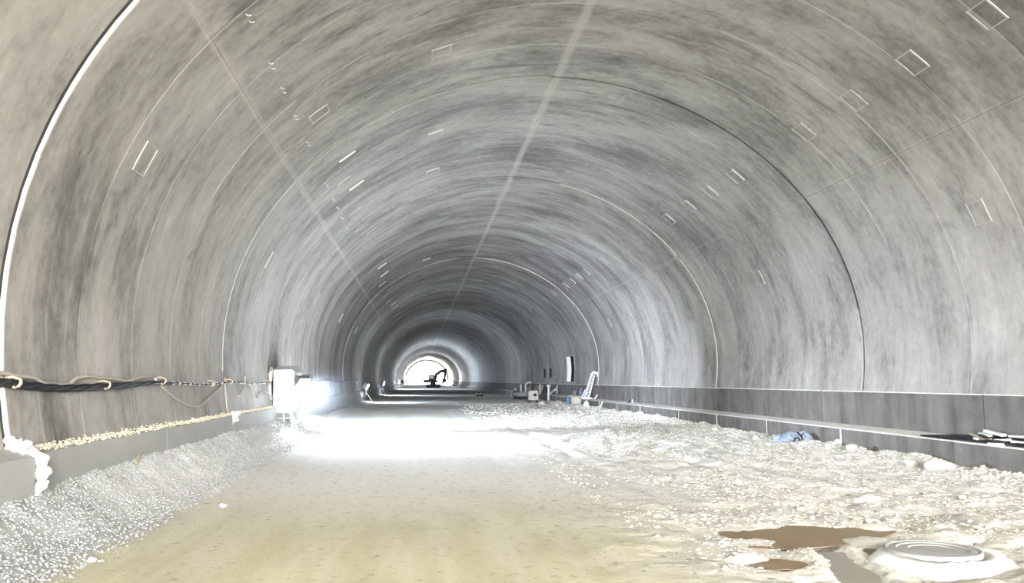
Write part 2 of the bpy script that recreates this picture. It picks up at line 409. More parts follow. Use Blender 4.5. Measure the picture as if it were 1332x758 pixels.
# left footing with a rough pale top edge
kl = tag(empty('baseboard_left'), kind='structure')
fl = [-20.6, -15.6, -10.6, -5.6, -.6, 4.4, 9.38, 14.35, 19.35, 24.4]
while fl[-1] < 255: fl.append(fl[-1] + 5)
for i in range(len(fl)-1):
    ya, yb = fl[i]+.014, fl[i+1]-.014; xf = -4.03 if fl[i+1] > 9.5 else -3.93
    m = MB(); m.prism([(-4.75, -.45), (xf, -.45), (xf, 1.07), (-4.26, 1.19), (-4.75, 1.19)], ya, yb); m.build('footing_block', M['footing'], kl)
def crust(name, pts_fn, n, parent, mat=None):
    """irregular mortar crust: stuff of lumps joined into one part"""
    m = MB()
    for i in range(n):
        p, s_ = pts_fn(i)
        ico(m, p, s_)
    o = m.build(name, mat or M['crust'], parent, smooth=False); o['kind'] = 'stuff'; return o
_t = (1+5**.5)/2
IV = np.array([(-1,_t,0),(1,_t,0),(-1,-_t,0),(1,-_t,0),(0,-1,_t),(0,1,_t),(0,-1,-_t),(0,1,-_t),(_t,0,-1),(_t,0,1),(-_t,0,-1),(-_t,0,1)])/1.902
IF = np.array([(0,11,5),(0,5,1),(0,1,7),(0,7,10),(0,10,11),(1,5,9),(5,11,4),(11,10,2),(10,7,6),(7,1,8),(3,9,4),(3,4,2),(3,2,6),(3,6,8),(3,8,9),(4,9,5),(2,4,11),(6,2,10),(8,6,7),(9,8,1)])
def ico(m, p, s_):
    j = IV*(1 + RNG.uniform(-.28, .28, (12, 1))); 
    if not hasattr(s_, '__len__'): s_ = (s_, s_, s_)
    m.add([(p[0]+a*s_[0], p[1]+b*s_[1], p[2]+c*s_[2]) for a, b, c in j], [tuple(f) for f in IF])
crust('footing_crust', lambda i: ((-4.15 + random.uniform(-.08, .11), 9.5 + 15*(i/5000), 1.11 + random.gauss(0, .02)*(1.5 - i/5000)), (random.uniform(.008, .022), random.uniform(.008, .026), random.uniform(.006, .014))), 5000, kl)
def jag(i):
    t = i/260
    if t < .35: x = -4.25 + .28*t/.35; z = 1.22 - .10*t/.35; y = 9.28 + .1*t
    else: u = (t-.35)/.65; x = -3.95 + .06*math.sin(7*u); z = 1.12 - .95*u; y = 9.36 + .10*math.sin(5*u) + .12*u
    return (x+random.gauss(0, .04), y+random.gauss(0, .06), z+random.gauss(0, .05)), (random.uniform(.015, .06), random.uniform(.02, .06), random.uniform(.02, .07))
m = MB(); NJ = 70; vs = []
for i in range(NJ):
    (a, b, c), _ = jag(i*260/NJ); t_ = i/NJ
    if t_ < .35: a = -4.25 + .28*t_/.35; c = 1.22 - .10*t_/.35; b = 9.28 + .1*t_
    else: u_ = (t_-.35)/.65; a = -3.95 + .05*math.sin(7*u_); c = 1.12 - .95*u_; b = 9.36 + .09*math.sin(5*u_) + .12*u_
    for k in range(14):
        an = 2*PI*k/14; rr = .055 + .03*math.sin(i*.9 + 2*an) + random.uniform(-.018, .022)
        if t_ < .35: vs.append((a + rr*.5*math.sin(an), b + rr*math.cos(an), c + rr*math.sin(an)))
        else: vs.append((a + rr*math.cos(an), b + rr*math.sin(an), c + rr*.3*math.cos(an)))
m.add(vs, [(i*14+k, i*14+(k+1)%14, (i+1)*14+(k+1)%14, (i+1)*14+k) for i in range(NJ-1) for k in range(14)] + [tuple(range(14))[::-1], tuple((NJ-1)*14+k for k in range(14))])
m.build('broken_joint_mortar', M['mortar'], kl)
crust('broken_joint_mortar', lambda i: ((-4.02 + random.uniform(-.06, .06), 19.36 + random.uniform(-.12, .12), 1.14 - .30*i/40*random.random()), random.uniform(.02, .06)), 40, kl, M['mortar'])

# ------------------------------------------------------------------ ground
def lat(ix, iy, sd):
    h = (ix.astype(np.int64)*374761393 + iy.astype(np.int64)*668265263 + sd*1274126177) & 0xffffffff
    h = ((h ^ (h >> 13))*1274126177) & 0xffffffff; h = h ^ (h >> 16); return (h & 0xffff)/65535.0
def vn(x, y, sd=0):
    x = np.asarray(x, float); y = np.asarray(y, float); ix = np.floor(x); iy = np.floor(y); fx = x-ix; fy = y-iy
    fx = fx*fx*(3-2*fx); fy = fy*fy*(3-2*fy); ix = ix.astype(int); iy = iy.astype(int)
    a = lat(ix, iy, sd); b = lat(ix+1, iy, sd); c = lat(ix, iy+1, sd); d = lat(ix+1, iy+1, sd)
    return (a*(1-fx)+b*fx)*(1-fy) + (c*(1-fx)+d*fx)*fy - .5
def fbm(x, y, sd=0, o=4):
    s_ = 0; a = 1
    for i in range(o): s_ = s_ + a*vn(np.asarray(x)*2**i, np.asarray(y)*2**i, sd+i*17); a *= .55
    return s_
def ss(v, a, b): t = np.clip((v-a)/(b-a), 0, 1); return t*t*(3-2*t)
ZP = .105
POOLS = [(atz(1018, 697, ZP), .70, .42), (atz(1100, 694, ZP), .34, .22), (atz(1050, 712, ZP), .30, .28), (atz(1012, 737, ZP), .24, .16), (atz(1068, 757, ZP), .22, .10), (atz(1160, 722, ZP), .20, .35)]
TR0, TR1 = atz(1082, 722, ZP), atz(1160, 790, ZP)
DISC = atz(1213, 713, .22)
def H(x, y):
    x = np.asarray(x, float); y = np.asarray(y, float)
    z = .25 - (x+3.2)*.0148
    rough = ss(x + 2*fbm(x*.4, y*.2, 5, 2), 1.5, 5.0); farfade = 1 - ss(y, 35, 80)*.93
    z = z + .035*fbm(x*.5, y*.35, 1, 3)*farfade
    z = z + farfade*(rough*(.095*fbm(x*2.4, y*2.2, 2, 5)) + .012*fbm(x*4, y*1.2, 3, 3))
    # wheel ruts
    for rx, a in ((-.6, .018), (1.5, .018), (3.3, .03), (5.4, .03)):
        z = z - a*farfade*np.exp(-((x - rx - .25*fbm(y*.12, y*0+rx, 9, 2))/.22)**2)
    # rubble banked against the right kerb
    z = z + .12*ss(x, 8.9, 9.9)*(1 + 1.2*fbm(x*1.3, y*.8, 12, 3))*(1-ss(y, 60, 80)) - .06*ss(x, 9.0, 9.9)*(1-ss(y, 13.5, 16.5))
    # gravel bank along the left footing
    bank = ss(-x + .10*fbm(x*2, y*1.5, 21, 3), 3.05, 4.25)*(1 - ss(y, 27, 38)*.75)
    z = z + .50*bank + bank*.05*fbm((x+y)*5.0, (x-y)*1.3, 23, 3)
    for p, rx, ry in POOLS:
        z = z - .095*np.exp(-(((x-p.x)/rx)**2 + ((y-p.y)/ry)**2)**1.5)
    dx, dy = TR1.x-TR0.x, TR1.y-TR0.y; t = np.clip(((x-TR0.x)*dx + (y-TR0.y)*dy)/(dx*dx+dy*dy), 0, 1)
    d = np.hypot(x-TR0.x-t*dx, y-TR0.y-t*dy); z = z - .075*np.exp(-(d/.17)**4) + .03*np.exp(-((d-.27)/.1)**2)
    d = np.hypot(x-DISC.x, y-DISC.y); k_ = 1 - ss(d, .5, .8); z = z*(1-k_) + .10*k_
    return z
def hz(x, y): return float(H(x, y))
ys = [PORTAL_NEAR - 40, PORTAL_NEAR, -10, -4, 0, 3, 4.5]
while ys[-1] < 60: ys.append(ys[-1] + max(.028, ys[-1]*.0042))
while ys[-1] < PORTAL_FAR: ys.append(ys[-1] + ys[-1]*.02)
ys += [PORTAL_FAR + 20, PORTAL_FAR + 120]
ys = np.array(ys); xs = np.concatenate([np.linspace(-4.7, -2.6, 46), np.arange(-2.55, 10.6, .055)])
X, Y = np.meshgrid(xs, ys); Z = H(X, Y)
me = bpy.data.meshes.new('floor'); nx, ny = len(xs), len(ys)
me.vertices.add(nx*ny); me.vertices.foreach_set('co', np.stack([X, Y, Z], -1).ravel())
ii, jj = np.meshgrid(np.arange(nx-1), np.arange(ny-1)); a = (jj*nx+ii).ravel()
q = np.stack([a, a+1, a+nx+1, a+nx], 1); me.loops.add(q.size); me.loops.foreach_set('vertex_index', q.ravel())
me.polygons.add(len(q)); me.polygons.foreach_set('loop_start', np.arange(len(q))*4); me.polygons.foreach_set('use_smooth', np.ones(len(q), bool))
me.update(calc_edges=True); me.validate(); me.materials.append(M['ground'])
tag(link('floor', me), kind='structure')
# open ground outside the two portals
for nm, ya, yb in (('floor', PORTAL_NEAR-90, PORTAL_NEAR), ('floor', PORTAL_FAR, PORTAL_FAR+150)):
    m = MB(); K = 12; vs = []
    for j in range(K+1):
        for i in range(K+1):
            vs.append((3.16 + 120*(i/K-.5), ya + (yb-ya)*j/K, -.12 + .25*math.sin(i*2.1+j*1.3) * (abs(i-6) > 1)))
    m.add(vs, [(j*(K+1)+i, j*(K+1)+i+1, (j+1)*(K+1)+i+1, (j+1)*(K+1)+i) for j in range(K) for i in range(K)])
    tag(m.build(nm, M['ground']), kind='structure')

# loose stones: arrays of lumps joined into one mesh
def stones(name, label, mat, P, S, cat='rubble'):
    n = len(P); V = IV[None]*(1 + RNG.uniform(-.3, .3, (n, 12, 1)))
    V = V*S[:, None, :]; a = RNG.uniform(0, 2*PI, n); ca, sa = np.cos(a)[:, None], np.sin(a)[:, None]
    V = np.stack([V[..., 0]*ca - V[..., 1]*sa, V[..., 0]*sa + V[..., 1]*ca, V[..., 2]], -1) + P[:, None, :]
    F = (IF[None] + (np.arange(n)*12)[:, None, None]).reshape(-1, 3)
    me = bpy.data.meshes.new(name); me.vertices.add(n*12); me.vertices.foreach_set('co', V.ravel())
    me.loops.add(F.size); me.loops.foreach_set('vertex_index', F.ravel()); me.polygons.add(len(F))
    me.polygons.foreach_set('loop_start', np.arange(len(F))*3); me.update(calc_edges=True); me.materials.append(mat)
    return tag(link(name, me), label, cat, kind='stuff')
n = 26000
y = 7 + 53*RNG.random(n)**1.9; x = np.clip(9.9 - 7.6*RNG.random(n)**1.3, 1.8, 9.88)
keep = (np.hypot(x-DISC.x, y-DISC.y) > .85) & (fbm(x*.9, y*.5, 41, 3) + (x-6)*.06 + RNG.uniform(-.3, .3, n) > -.12)
for p, rx, ry in POOLS: keep &= (np.hypot((x-p.x)/rx, (y-p.y)/ry) > 1.0)
x, y = x[keep], y[keep]; r = .006 + .018*RNG.random(len(x))**3 + .00028*y
r *= 1 + .6*ss(x, 9, 9.8)
stones('rubble', 'small white rubble strewn over the right half of the ground', M['rubble'], np.stack([x, y, H(x, y)+r*.1], -1), np.stack([r*1.5, r*1.2, r*.7], -1))
n = 15000
y = 5.2 + 29*RNG.random(n)**1.4; x = -2.85 - 1.2*RNG.random(n)**.7 + RNG.normal(0, .05, n); x = np.maximum(x, -4.05); r = .005 + .009*RNG.random(n)**2 + .00025*y
stones('gravel', 'pale grey gravel banked along the foot of the left wall', M['gravel'], np.stack([x, y, H(x, y)+r*.3], -1), np.stack([r*1.2, r*1.2, r], -1), 'gravel')

# ------------------------------------------------------------------ mud, slurry and the caked round slab
def pool(name, p, rx, ry, z, mat, label, cat):
    m = MB(); K = 28; ring = []
    for k in range(K):
        a = 2*PI*k/K; j = 1 + .12*math.sin(3*a+p.x*5) + .07*math.sin(5*a)
        ring.append((p.x + rx*j*math.cos(a), p.y + ry*j*math.sin(a)))
    vs = [(a, b, z) for a, b in ring] + [(a, b, z-.006) for a, b in ring]
    m.add(vs, [tuple(range(K)), tuple(range(K, 2*K))[::-1]] + [(k, K+k, K+(k+1)%K, (k+1)%K) for k in range(K)])
    return tag(m.build(name, mat), label, cat)
z_ = hz(POOLS[0][0].x, POOLS[0][0].y)
pool('mud_puddle', POOLS[0][0] + Vector((.12, -.02, 0)), 1.05, .64, .25-(POOLS[0][0].x+3.2)*.0148-.030, M['mud'], 'broad brown mud puddle in the rubble, left of the caked round slab', 'puddle')
pool('mud_puddle', POOLS[5][0], .28, .42, .25-(POOLS[5][0].x+3.2)*.0148-.030, M['mud'], 'small dark brown mud puddle touching the left rim of the caked round slab', 'puddle')
pool('mud_puddle', POOLS[3][0], .34, .22, .25-(POOLS[3][0].x+3.2)*.0148-.032, M['mud'], 'small brown mud puddle nearest the camera, below the broad one', 'puddle')
a, b = TR0, TR1; d = (b-a).normalized(); s_ = Vector((-d.y, d.x, 0)); zt = .25-(a.x+3.2)*.0148-.026
m = MB(); vs = []
for i in range(9):
    c = a.lerp(b, i/8) - d*.08; wd = .20*(.75 + .25*math.sin(i*1.7+1))
    vs += [(c-s_*wd)[:2] + (zt,) if False else (c.x-s_.x*wd, c.y-s_.y*wd, zt), (c.x+s_.x*wd, c.y+s_.y*wd, zt), (c.x+s_.x*wd, c.y+s_.y*wd, zt-.05), (c.x-s_.x*wd, c.y-s_.y*wd, zt-.05)]
m.add(vs, [(4*i+k, 4*i+(k+1)%4, 4*i+4+(k+1)%4, 4*i+4+k) for i in range(8) for k in range(4)] + [(0,1,2,3), (35,34,33,32)])
tag(m.build('slurry_track', M['slurry']), 'wet grey slurry filling a track between the brown puddle and the caked round slab', 'slurry')
t = thing('round_slab', 'round flat slab ringed with caked white mortar, among rubble at the lower right', 'slab', (DISC.x, DISC.y, .10))
m = MB(); prof = [(.47, -.06)]
m.lathe([(.40, .0), (.415, .05), (.412, .11), (.395, .122), (.375, .114), (.31, .120), (.295, .110), (.21, .117), (.195, .108), (.1, .114), (.02, .110)], n=48)
m.build('slab_top', M['footing'], t)
m = MB(); K = 60; R_ = [(.66, -.05), (.62, .01), (.56, .045), (.49, .085), (.44, .095), (.40, .02)]; vs = []
for i, (r, z) in enumerate(R_):
    for k in range(K):
        a = 2*PI*k/K; j = 1 + (.07*math.sin(2*a+1) + .04*math.sin(5*a) + random.uniform(-.015, .015))*(1 if i < 4 else 0)
        q_ = (5-i)/5; vs.append((r*j*math.cos(a) + .07*q_, r*j*math.sin(a) - .07*q_, z + random.uniform(-.008, .008)))
m.add(vs, [(i*K+k, i*K+(k+1)%K, (i+1)*K+(k+1)%K, (i+1)*K+k) for i in range(len(R_)-1) for k in range(K)])
m.build('mortar_skirt', M['white'], t, smooth=True)

# counted stones that stand out
def stone_mesh(sd, flat=.7):
    bm = bmesh.new(); bmesh.ops.create_icosphere(bm, subdivisions=2, radius=1); r_ = random.Random(sd)
    k_ = [Vector([r_.uniform(-1, 1) for _ in 'abc']).normalized() for _ in range(9)]
    for v in bm.verts:
        d = v.co.normalized(); f = min([1] + [(.72 + .1*r_.random())/max(.01, d.dot(q)) for q in k_ if d.dot(q) > .6])
        v.co = Vector((d.x*f*1.15, d.y*f, d.z*f*flat))
    me = bpy.data.meshes.new('stone'); bm.to_mesh(me); bm.free(); me.materials.append(M['rubble']); return me
SM = [stone_mesh(i) for i in range(5)]
def stone(u, v, s_, label, group=None, i=0, mat=None, name='stone'):
    z = .1
    for _ in range(4): p = atz(u, v, z); z = hz(p.x, p.y)
    o = link(name, SM[i % 5], None, (p.x, p.y, z + s_*.35), (0, 0, i*1.3), (s_, s_, s_))
    return tag(o, label, 'stone', group)
stone(120, 730, .045, 'small round white stone alone on the beige ground at the lower left', i=1)
stone(290, 659, .05, 'pale stone at the toe of the gravel bank, halfway along it', i=2)
stone(1217, 608, .20, 'big white rock against the lower kerb, nearest the pile of boards', i=3)
stone(1234, 610, .13, 'low white block right of the big rock by the kerb joint', i=4)
stone(1108, 585, .13, 'white rock at the kerb foot, second pile left of the big rock', i=0)
stone(1184, 598, .12, 'white rock at the kerb foot just left of the big white rock', i=1)
stone(833, 539, .16, 'pointed white rock at the kerb foot nearest the white jib', i=2)
stone(1093, 577, .14, 'white rock beside the white kerb joint right of the blue tarpaulin', i=4)
stone(1252, 648, .05, 'small bright white stone on the rubble below the kerb joint', i=0)
stone(985, 567, .13, 'white rock left of the blue tarpaulin', i=3)
spots = [(905,561),(930,563),(955,556),(960,570),(1000,580),(1040,585),(1060,590),(1078,583),(1120,600),(1135,592),(1150,590),(1165,598),(1010,657),(1040,662),(1075,668),(1100,672),(1130,679),(1148,690),(1175,690),(700,545),(735,548),(760,552),(790,560),(705,525),(725,528),(740,532),(1010,650),(960,640),(985,700),(1120,715),(1290,655),(1310,680)]
for i, (u, v) in enumerate(spots):
    d = 1900/(v-495)
    stone(u, v, random.uniform(.0022, .0038)*d, 'loose white stone lying among the rubble on the right half of the ground', 'loose white stones in the rubble', i)

# ------------------------------------------------------------------ cables and hooks on the left wall
def wallx(z):
    th = math.asin(max(-1, min(1, (z - ZC)/7.4))); return XC - sec(PI - th)*math.cos(th)
def wallpt(u, v, off=.06):
    p = atx(u, v, -4.24 + off)
    for _ in range(4): p = atx(u, v, wallx(p.z) + off)
    return p
def cable(name, pts, r, mat, label, n=8, sub=6, wob=0):
    P = bezier([wallpt(*p) for p in pts], sub)
    if wob: P = [p + Vector((0, 0, wob*math.sin(i*1.9))) for i, p in enumerate(P)]
    return tag(MB().tube(P, r, n).build(name, mat, smooth=True), label, 'cable')
cb = [(-40, 492), (0, 497), (40, 502), (85, 505), (125, 503), (165, 501), (200, 498), (240, 499), (270, 500), (300, 497), (330, 499), (362, 496)]
P = bezier([wallpt(u, v, .07) for u, v in cb], 10)
t = thing('cable_bundle', 'thick black bundle of cables running along the left wall to the floodlight', 'cable', tuple(P[0]))
for s_ in range(3):
    pp = [p - P[0] + Vector((.016*math.cos(i*.45+s_*2.1), 0, (.018 if p.y < 14.5 else .008)*math.sin(i*.45+s_*2.1))) for i, p in enumerate(P)]
    rr = [.034 if p.y < 13 else .024 if p.y < 15 else .017 for p in P]
    MB().tube(pp, rr, 7).build('cable', M['black'], t, smooth=True)
m = MB()
for i, p in enumerate(P):
    if p.y > 14.4 and i % 2 == 0: MB().tube([p - P[0] + Vector((0, -.06, .0)), p - P[0] + Vector((0, .06, 0))], .030, 7).build('cable_tie', M['white'], t)
cable('loose_cable', [(-30, 484), (0, 485), (25, 489), (45, 492), (60, 499), (88, 500), (100, 492), (118, 489), (128, 491), (145, 492), (165, 495), (185, 490), (200, 489)], .024, M['greycable'], 'dusty loose cable looping above the black bundle on the left wall')
cable('slack_cable', [(201, 492), (213, 505), (228, 518), (243, 526), (252, 528), (262, 526), (275, 515), (287, 503), (291, 497)], .024, M['greycable'], 'dusty cable hanging in a slack loop below the bundle, left of the ring joint')
cable('hanging_wire', [(292, 498), (294, 515), (296, 533), (302, 540)], .016, M['greycable'], 'thin wire hanging down the ring joint to the footing on the left wall')
cable('cable_end', [(319, 490), (318, 500), (314, 509), (310, 515)], .03, M['greycable'], 'straight dusty cable end hanging left of the short bent ones')
cable('cable_end', [(324, 498), (327, 504), (329, 513), (331, 516)], .022, M['greycable'], 'short bent cable end hanging from the bundle, second from the straight one')
cable('cable_end', [(334, 517), (337, 512), (343, 509), (350, 512), (357, 521)], .022, M['greycable'], 'arched loose cable end reaching to the floodlight cabinet')
cable('far_cable', [(402, 494), (410, 496), (425, 494), (440, 496), (452, 495), (466, 494)], .04, M['black'], 'black cable on the left wall beyond the floodlight cabinet')
def hook(u, v, s_, label):
    p = wallpt(u, v, .0); t = []
    pts = [p + Vector((.02, 0, .02)), p + Vector((.10, 0, .03)), p + Vector((.16*1, .01, .01))]
    pts += [p + Vector((.13 + .045*math.cos(a), .02*math.sin(a)+.02, -.03 + .05*math.sin(a))) for a in [PI/2 - k*PI/5 for k in range(7)]]
    o = thing('cable_hook', label, 'hook', tuple(p), group=None)
    MB().tube([q - p for q in pts], .012*s_, 6).build('bent_rod', M['rust'], o, smooth=True)
    MB().cbox((.005, 0, .02), (.03, .07, .09)).build('anchor_plate', M['rust'], o)
    return o
hook(3, 494, 1.4, 'pale bent steel hook at the left edge holding the black cable bundle')
hook(125, 498, 1.1, 'bent steel hook holding the cable bundle where the loose cable kinks')
hook(201, 493, 1.2, 'bent steel hook where the loose cable meets the bundle')
hook(268, 497, 1.3, 'bent steel hook over the slack loop, left of the ring joint')
hook(292, 495, 1.3, 'bent steel hook at the ring joint on the left wall')
hook(344, 496, 1.4, 'bent steel hook nearest the floodlight cabinet')
# stakes in the gravel bank
for (u0, v0, u1, v1, r, lab) in ((123, 619, 129, 667, .012, 'thin pale stake lying on the gravel bank near the camera'), (351, 558, 351, 575, .012, 'thin pale stake upright in the gravel bank beside the floodlight cabinet'), (176, 602, 184, 588, .03, 'short dark timber stub leaning on the footing above the gravel bank')):
    a = atz(u0, v0, .6) if u0 < 130 else atx(u0, v0, -3.9); 
    if u0 < 130: b = atz(u1, v1, .33)
    elif u0 == 351: a = aty(u0, v0, 25); b = aty(u1, v1, 25)
    else: a = atx(u0, v0, -3.95); b = atx(u1, v1, -3.99)
    P_ = [a, a.lerp(b, .35) + Vector((.006, 0, .004)), b]
    tag(MB().tube(P_, [r, r*1.1, r*.8], 7).build('stake', M['timber'] if r > .02 else M['mortar']), lab, 'stake')

# ------------------------------------------------------------------ floodlight cabinet on legs by the left wall
def spot(name, loc, direction, power, col=(.78, .87, 1), size=2.4, blend=.6, rad=.12, parent=None):
    L = bpy.data.lights.new(name, 'SPOT'); L.energy = power; L.color = col; L.spot_size = size; L.spot_blend = blend; L.shadow_soft_size = rad
    o = bpy.data.objects.new(name, L); C.objects.link(o); o.rotation_mode = 'QUATERNION'
    o.rotation_quaternion = Vector(direction).to_track_quat('-Z', 'Y')
    if parent: o.parent = parent
    o.location = loc; return o
bx = Vector((-3.86, 25.9, 0)); gz = hz(bx.x, bx.y)
t = thing('electrical_cabinet', 'white sheeted electrical cabinet on splayed legs beside the left wall', 'cabinet', (bx.x, bx.y, gz))
zb = .92 - gz; zt = 2.16 - gz
m = MB(); m.cbox((0, 0, (zb+zt)/2), (.56, 1.7, zt-zb), bev=.05); m.build('body', M['white'], t)
for sy in (-1, 1): MB().cbox((.29, sy*.42, (zb+zt)/2), (.03, .80, zt-zb-.10), bev=.3).build('door', M['whitesteel'], t)
m = MB(); vs = []; K = 10
for i in range(K+1):
    for j in range(5):
        y_ = -.95 + 1.9*i/K; x_ = -.36 + .74*j/4
        vs.append((x_, y_, zt + .03 + .04*math.sin(i*1.9)*math.cos(j*1.3) + (.05 if j in (1, 2, 3) else -.09)))
m.add(vs + [(a, b, c-.02) for a, b, c in vs], [(i*5+j, i*5+j+1, i*5+j+6, i*5+j+5) for i in range(K) for j in range(4)] + [((K+1)*5+i*5+j, (K+1)*5+i*5+j+5, (K+1)*5+i*5+j+6, (K+1)*5+i*5+j+1) for i in range(K) for j in range(4)])
m.build('cover_sheet', M['white'], t, smooth=True)
m = MB(); vs = []                       # loose cloth hanging between cabinet and wall
for i in range(9):
    for j in range(7):
        vs.append((-.30 - .10*i/8 + .02*math.sin(j*2), -.98 - .05*math.sin(i*2.2) + .14*j/6*math.sin(i), zt - .02 - (zt-zb-.1)*j/6 - .1*(i/8)))
vs2 = [(a, b+.02, c) for a, b, c in vs]
m.add(vs + vs2, [(i*7+j, i*7+j+1, i*7+j+8, i*7+j+7) for i in range(8) for j in range(6)] + [(63+i*7+j, 63+i*7+j+7, 63+i*7+j+8, 63+i*7+j+1) for i in range(8) for j in range(6)])
m.build('hanging_cloth', M['white'], t, smooth=True)
for x_, y_, ox, oy in ((-.2, -.7, -.04, -.15), (.2, -.7, .10, -.12), (-.2, .7, -.02, .1), (.2, .7, .30, .05), (.1, 0, .22, -.1), (-.1, -.1, .08, -.3)):
    wx, wy = bx.x + x_ + ox, bx.y + y_ + oy; zf = hz(wx, wy) - gz
    MB().tube([(x_, y_, zb + .03), (x_+ox, y_+oy, zf - .02)], .035, 6).build('leg', M['whitesteel'], t)
MB().tube([(-.2, -.75, zb-.15), (.24, -.75, zb-.15)], .018, 6).build('brace', M['whitesteel'], t)
P_ = bezier([(.30, .6, zb+.45), (.42, .55, zb+.15), (.52, .5, zb-.3), (.55, .4, hz(bx.x+.55, bx.y+.4)-gz+.02)])
MB().tube(P_, .014, 6).build('cable', M['whitesteel'], t, smooth=True)
P_ = bezier([(-.33, -.9, zt-.35), (-.36, -.98, zt-.05), (-.30, -1.0, zt+.06), (-.24, -.95, zt-.25)])
MB().tube(P_, .014, 6).build('cable', M['greycable'], t, smooth=True)

def floodlight(name, label, loc, face, power, s_=1.0, bracket=None, group=None, size=2.5, col=(.78, .87, 1)):
    """box lamp head: housing with fins, glowing lens, yoke; on its own tripod unless bolted to something"""
    d = Vector(face).normalized(); rz = math.atan2(d.y, d.x); gz = hz(loc[0], loc[1])
    t = thing(name, label, 'floodlight', (loc[0], loc[1], gz), rz, group); h = loc[2] - gz
    pitch = Matrix.Rotation(-math.asin(d.z), 3, 'Y')
    def T(v): return pitch @ (Vector(v)*s_) + Vector((0, 0, h))
    m = MB(); m.cbox((0, 0, h), (.16*s_, .50*s_, .38*s_), pitch, bev=.12); m.build('housing', M['greysteel'], t)
    m = MB()
    for k in range(6): m.cbox(T((-.11, -.2+.08*k, 0)), (.07*s_, .015*s_, .32*s_), pitch)
    m.build('cooling_fins', M['greysteel'], t)
    m = MB(); m.cbox(T((.088, 0, 0)), (.03*s_, .44*s_, .32*s_), pitch, bev=.3); m.build('lens', M['lens'], t)
    m = MB(); m.tube([(0, -.27*s_, h), (0, -.27*s_, h-.26*s_), (0, .27*s_, h-.26*s_), (0, .27*s_, h)], .018*s_, 6); m.build('yoke', M['greysteel'], t)
    if bracket is None:
        MB().tube([(0, 0, h-.26*s_), (0, 0, .3*s_)], .025*s_, 7).build('pole', M['greysteel'], t)
        for k in range(3):
            a = 2*PI*k/3 + .4; MB().tube([(0, 0, .5*s_), (.38*s_*math.cos(a), .38*s_*math.sin(a), -.01)], .018*s_, 6).build('leg', M['greysteel'], t)
    else:
        MB().tube([(0, 0, h-.26*s_), bracket], .025*s_, 7).build('bracket', M['greysteel'], t)
    so = spot('lamp_glow', T((.14, 0, 0)), (math.hypot(d.x, d.y), 0, d.z), power, col, size, 1.0, .15*s_, t)
    return t
floodlight('floodlight', 'dazzling floodlight fixed to the tunnel side of the white cabinet', (-3.38, 25.35, 1.80), (.70, -.46, -.60), 5600, .9, bracket=(-.12, -.17, 1.30), size=2.1)
floodlight('floodlight', 'added second floodlight on the white cabinet, turned down the tunnel', (-3.40, 26.6, 1.85), (.50, .80, -.24), 9000, .8, bracket=(-.14, .0, 1.35), size=1.8)  # second head added to brighten the floor down the tunnel
floodlight('floodlight', 'bright floodlight on a stand by the left wall, first beyond the white cabinet', (-3.75, 62.5, 1.42), (.9, 0, -.42), 650, 1.3, size=2.9, col=(.66, .82, 1))
floodlight('floodlight', 'floodlight on a stand by the left wall, second beyond the white cabinet', (-3.75, 91, 1.55), (.9, .2, -.36), 850, 1.4, size=2.9, col=(.66, .82, 1))
floodlight('floodlight', 'left one of the close pair of floodlights just before the lit far section', (-3.6, 158, 1.6), (.8, -.3, -.2), 2800, 1.5, size=2.9, col=(.66, .82, 1))
floodlight('floodlight', 'right one of the close pair of floodlights just before the lit far section', (-2.9, 163, 1.6), (.7, .6, .1), 2500, 1.5, size=2.8)
floodlight('floodlight', 'distant floodlight on the right beyond the excavator', (8.6, 222, 1.9), (-.5, -.8, .3), 1600, 2.0, size=2.8)

# ------------------------------------------------------------------ excavator in the distance
EX = Vector((3.3, 188.5, 0)); EX.z = hz(EX.x, EX.y)
t = thing('excavator', 'dark tracked excavator with raised boom silhouetted against the far tunnel mouth', 'excavator', tuple(EX), 0)
for sx in (-1, 1):
    m = MB(); poly = []
    for cx_, a0 in ((1.3, -PI/2), (-1.3, PI/2)):
        for k in range(7): a = a0 + PI*k/6; poly.append((cx_ + .40*math.cos(a), .40 + .40*math.sin(a)))
    yy = sx*1.1; m.prism(poly, yy-.27, yy+.27); tr = m.build('track', M['darksteel'], t)
    for k in range(5): MB().lathe([(.15, -.30), (.19, -.27), (.19, .27), (.15, .30)], (-1.1+.55*k, yy, .36), 10, Matrix.Rotation(PI/2, 3, 'X')).build('roller', M['darksteel'], tr)
MB().lathe([(.62, .6), (.7, .7), (.7, 1.05), (.55, 1.1)], n=20).cbox((0, 0, .6), (2.4, 1.8, .4)).build('undercarriage', M['darksteel'], t)
MB().prism([(-1.6, 1.1), (1.1, 1.1), (1.15, 1.55), (.2, 1.8), (-1.4, 1.9), (-1.65, 1.7)], -1.15, 1.15).build('engine_house', M['darksteel'], t)
MB().prism([(-2.25, 1.2), (-1.6, 1.1), (-1.6, 1.9), (-2.1, 1.8), (-2.3, 1.55)], -1.1, 1.1).build('counterweight', M['darksteel'], t)
cb_ = MB().prism([(-1.1, 1.6), (.25, 1.6), (.35, 2.1), (.2, 2.95), (-1.05, 2.95)], -1.12, -.2).build('cab', M['yellow'], t)
MB().prism([(-.9, 2.05), (.18, 2.05), (.02, 2.62), (-.9, 2.62)], -1.14, -1.1).build('side_window', M['glass'], cb_)
MB().prism([(.0, 1.5), (.7, 1.45), (1.0, 2.6), (1.65, 3.15), (2.85, 3.45), (2.9, 4.0), (1.3, 3.9), (.35, 3.1)], -.12, .43).build('boom', M['darksteel'], t)
MB().prism([(2.5, 4.1), (3.1, 4.15), (3.05, 3.4), (2.65, 1.9), (2.2, 1.85), (2.45, 3.3)], -.05, .35).build('stick', M['darksteel'], t)
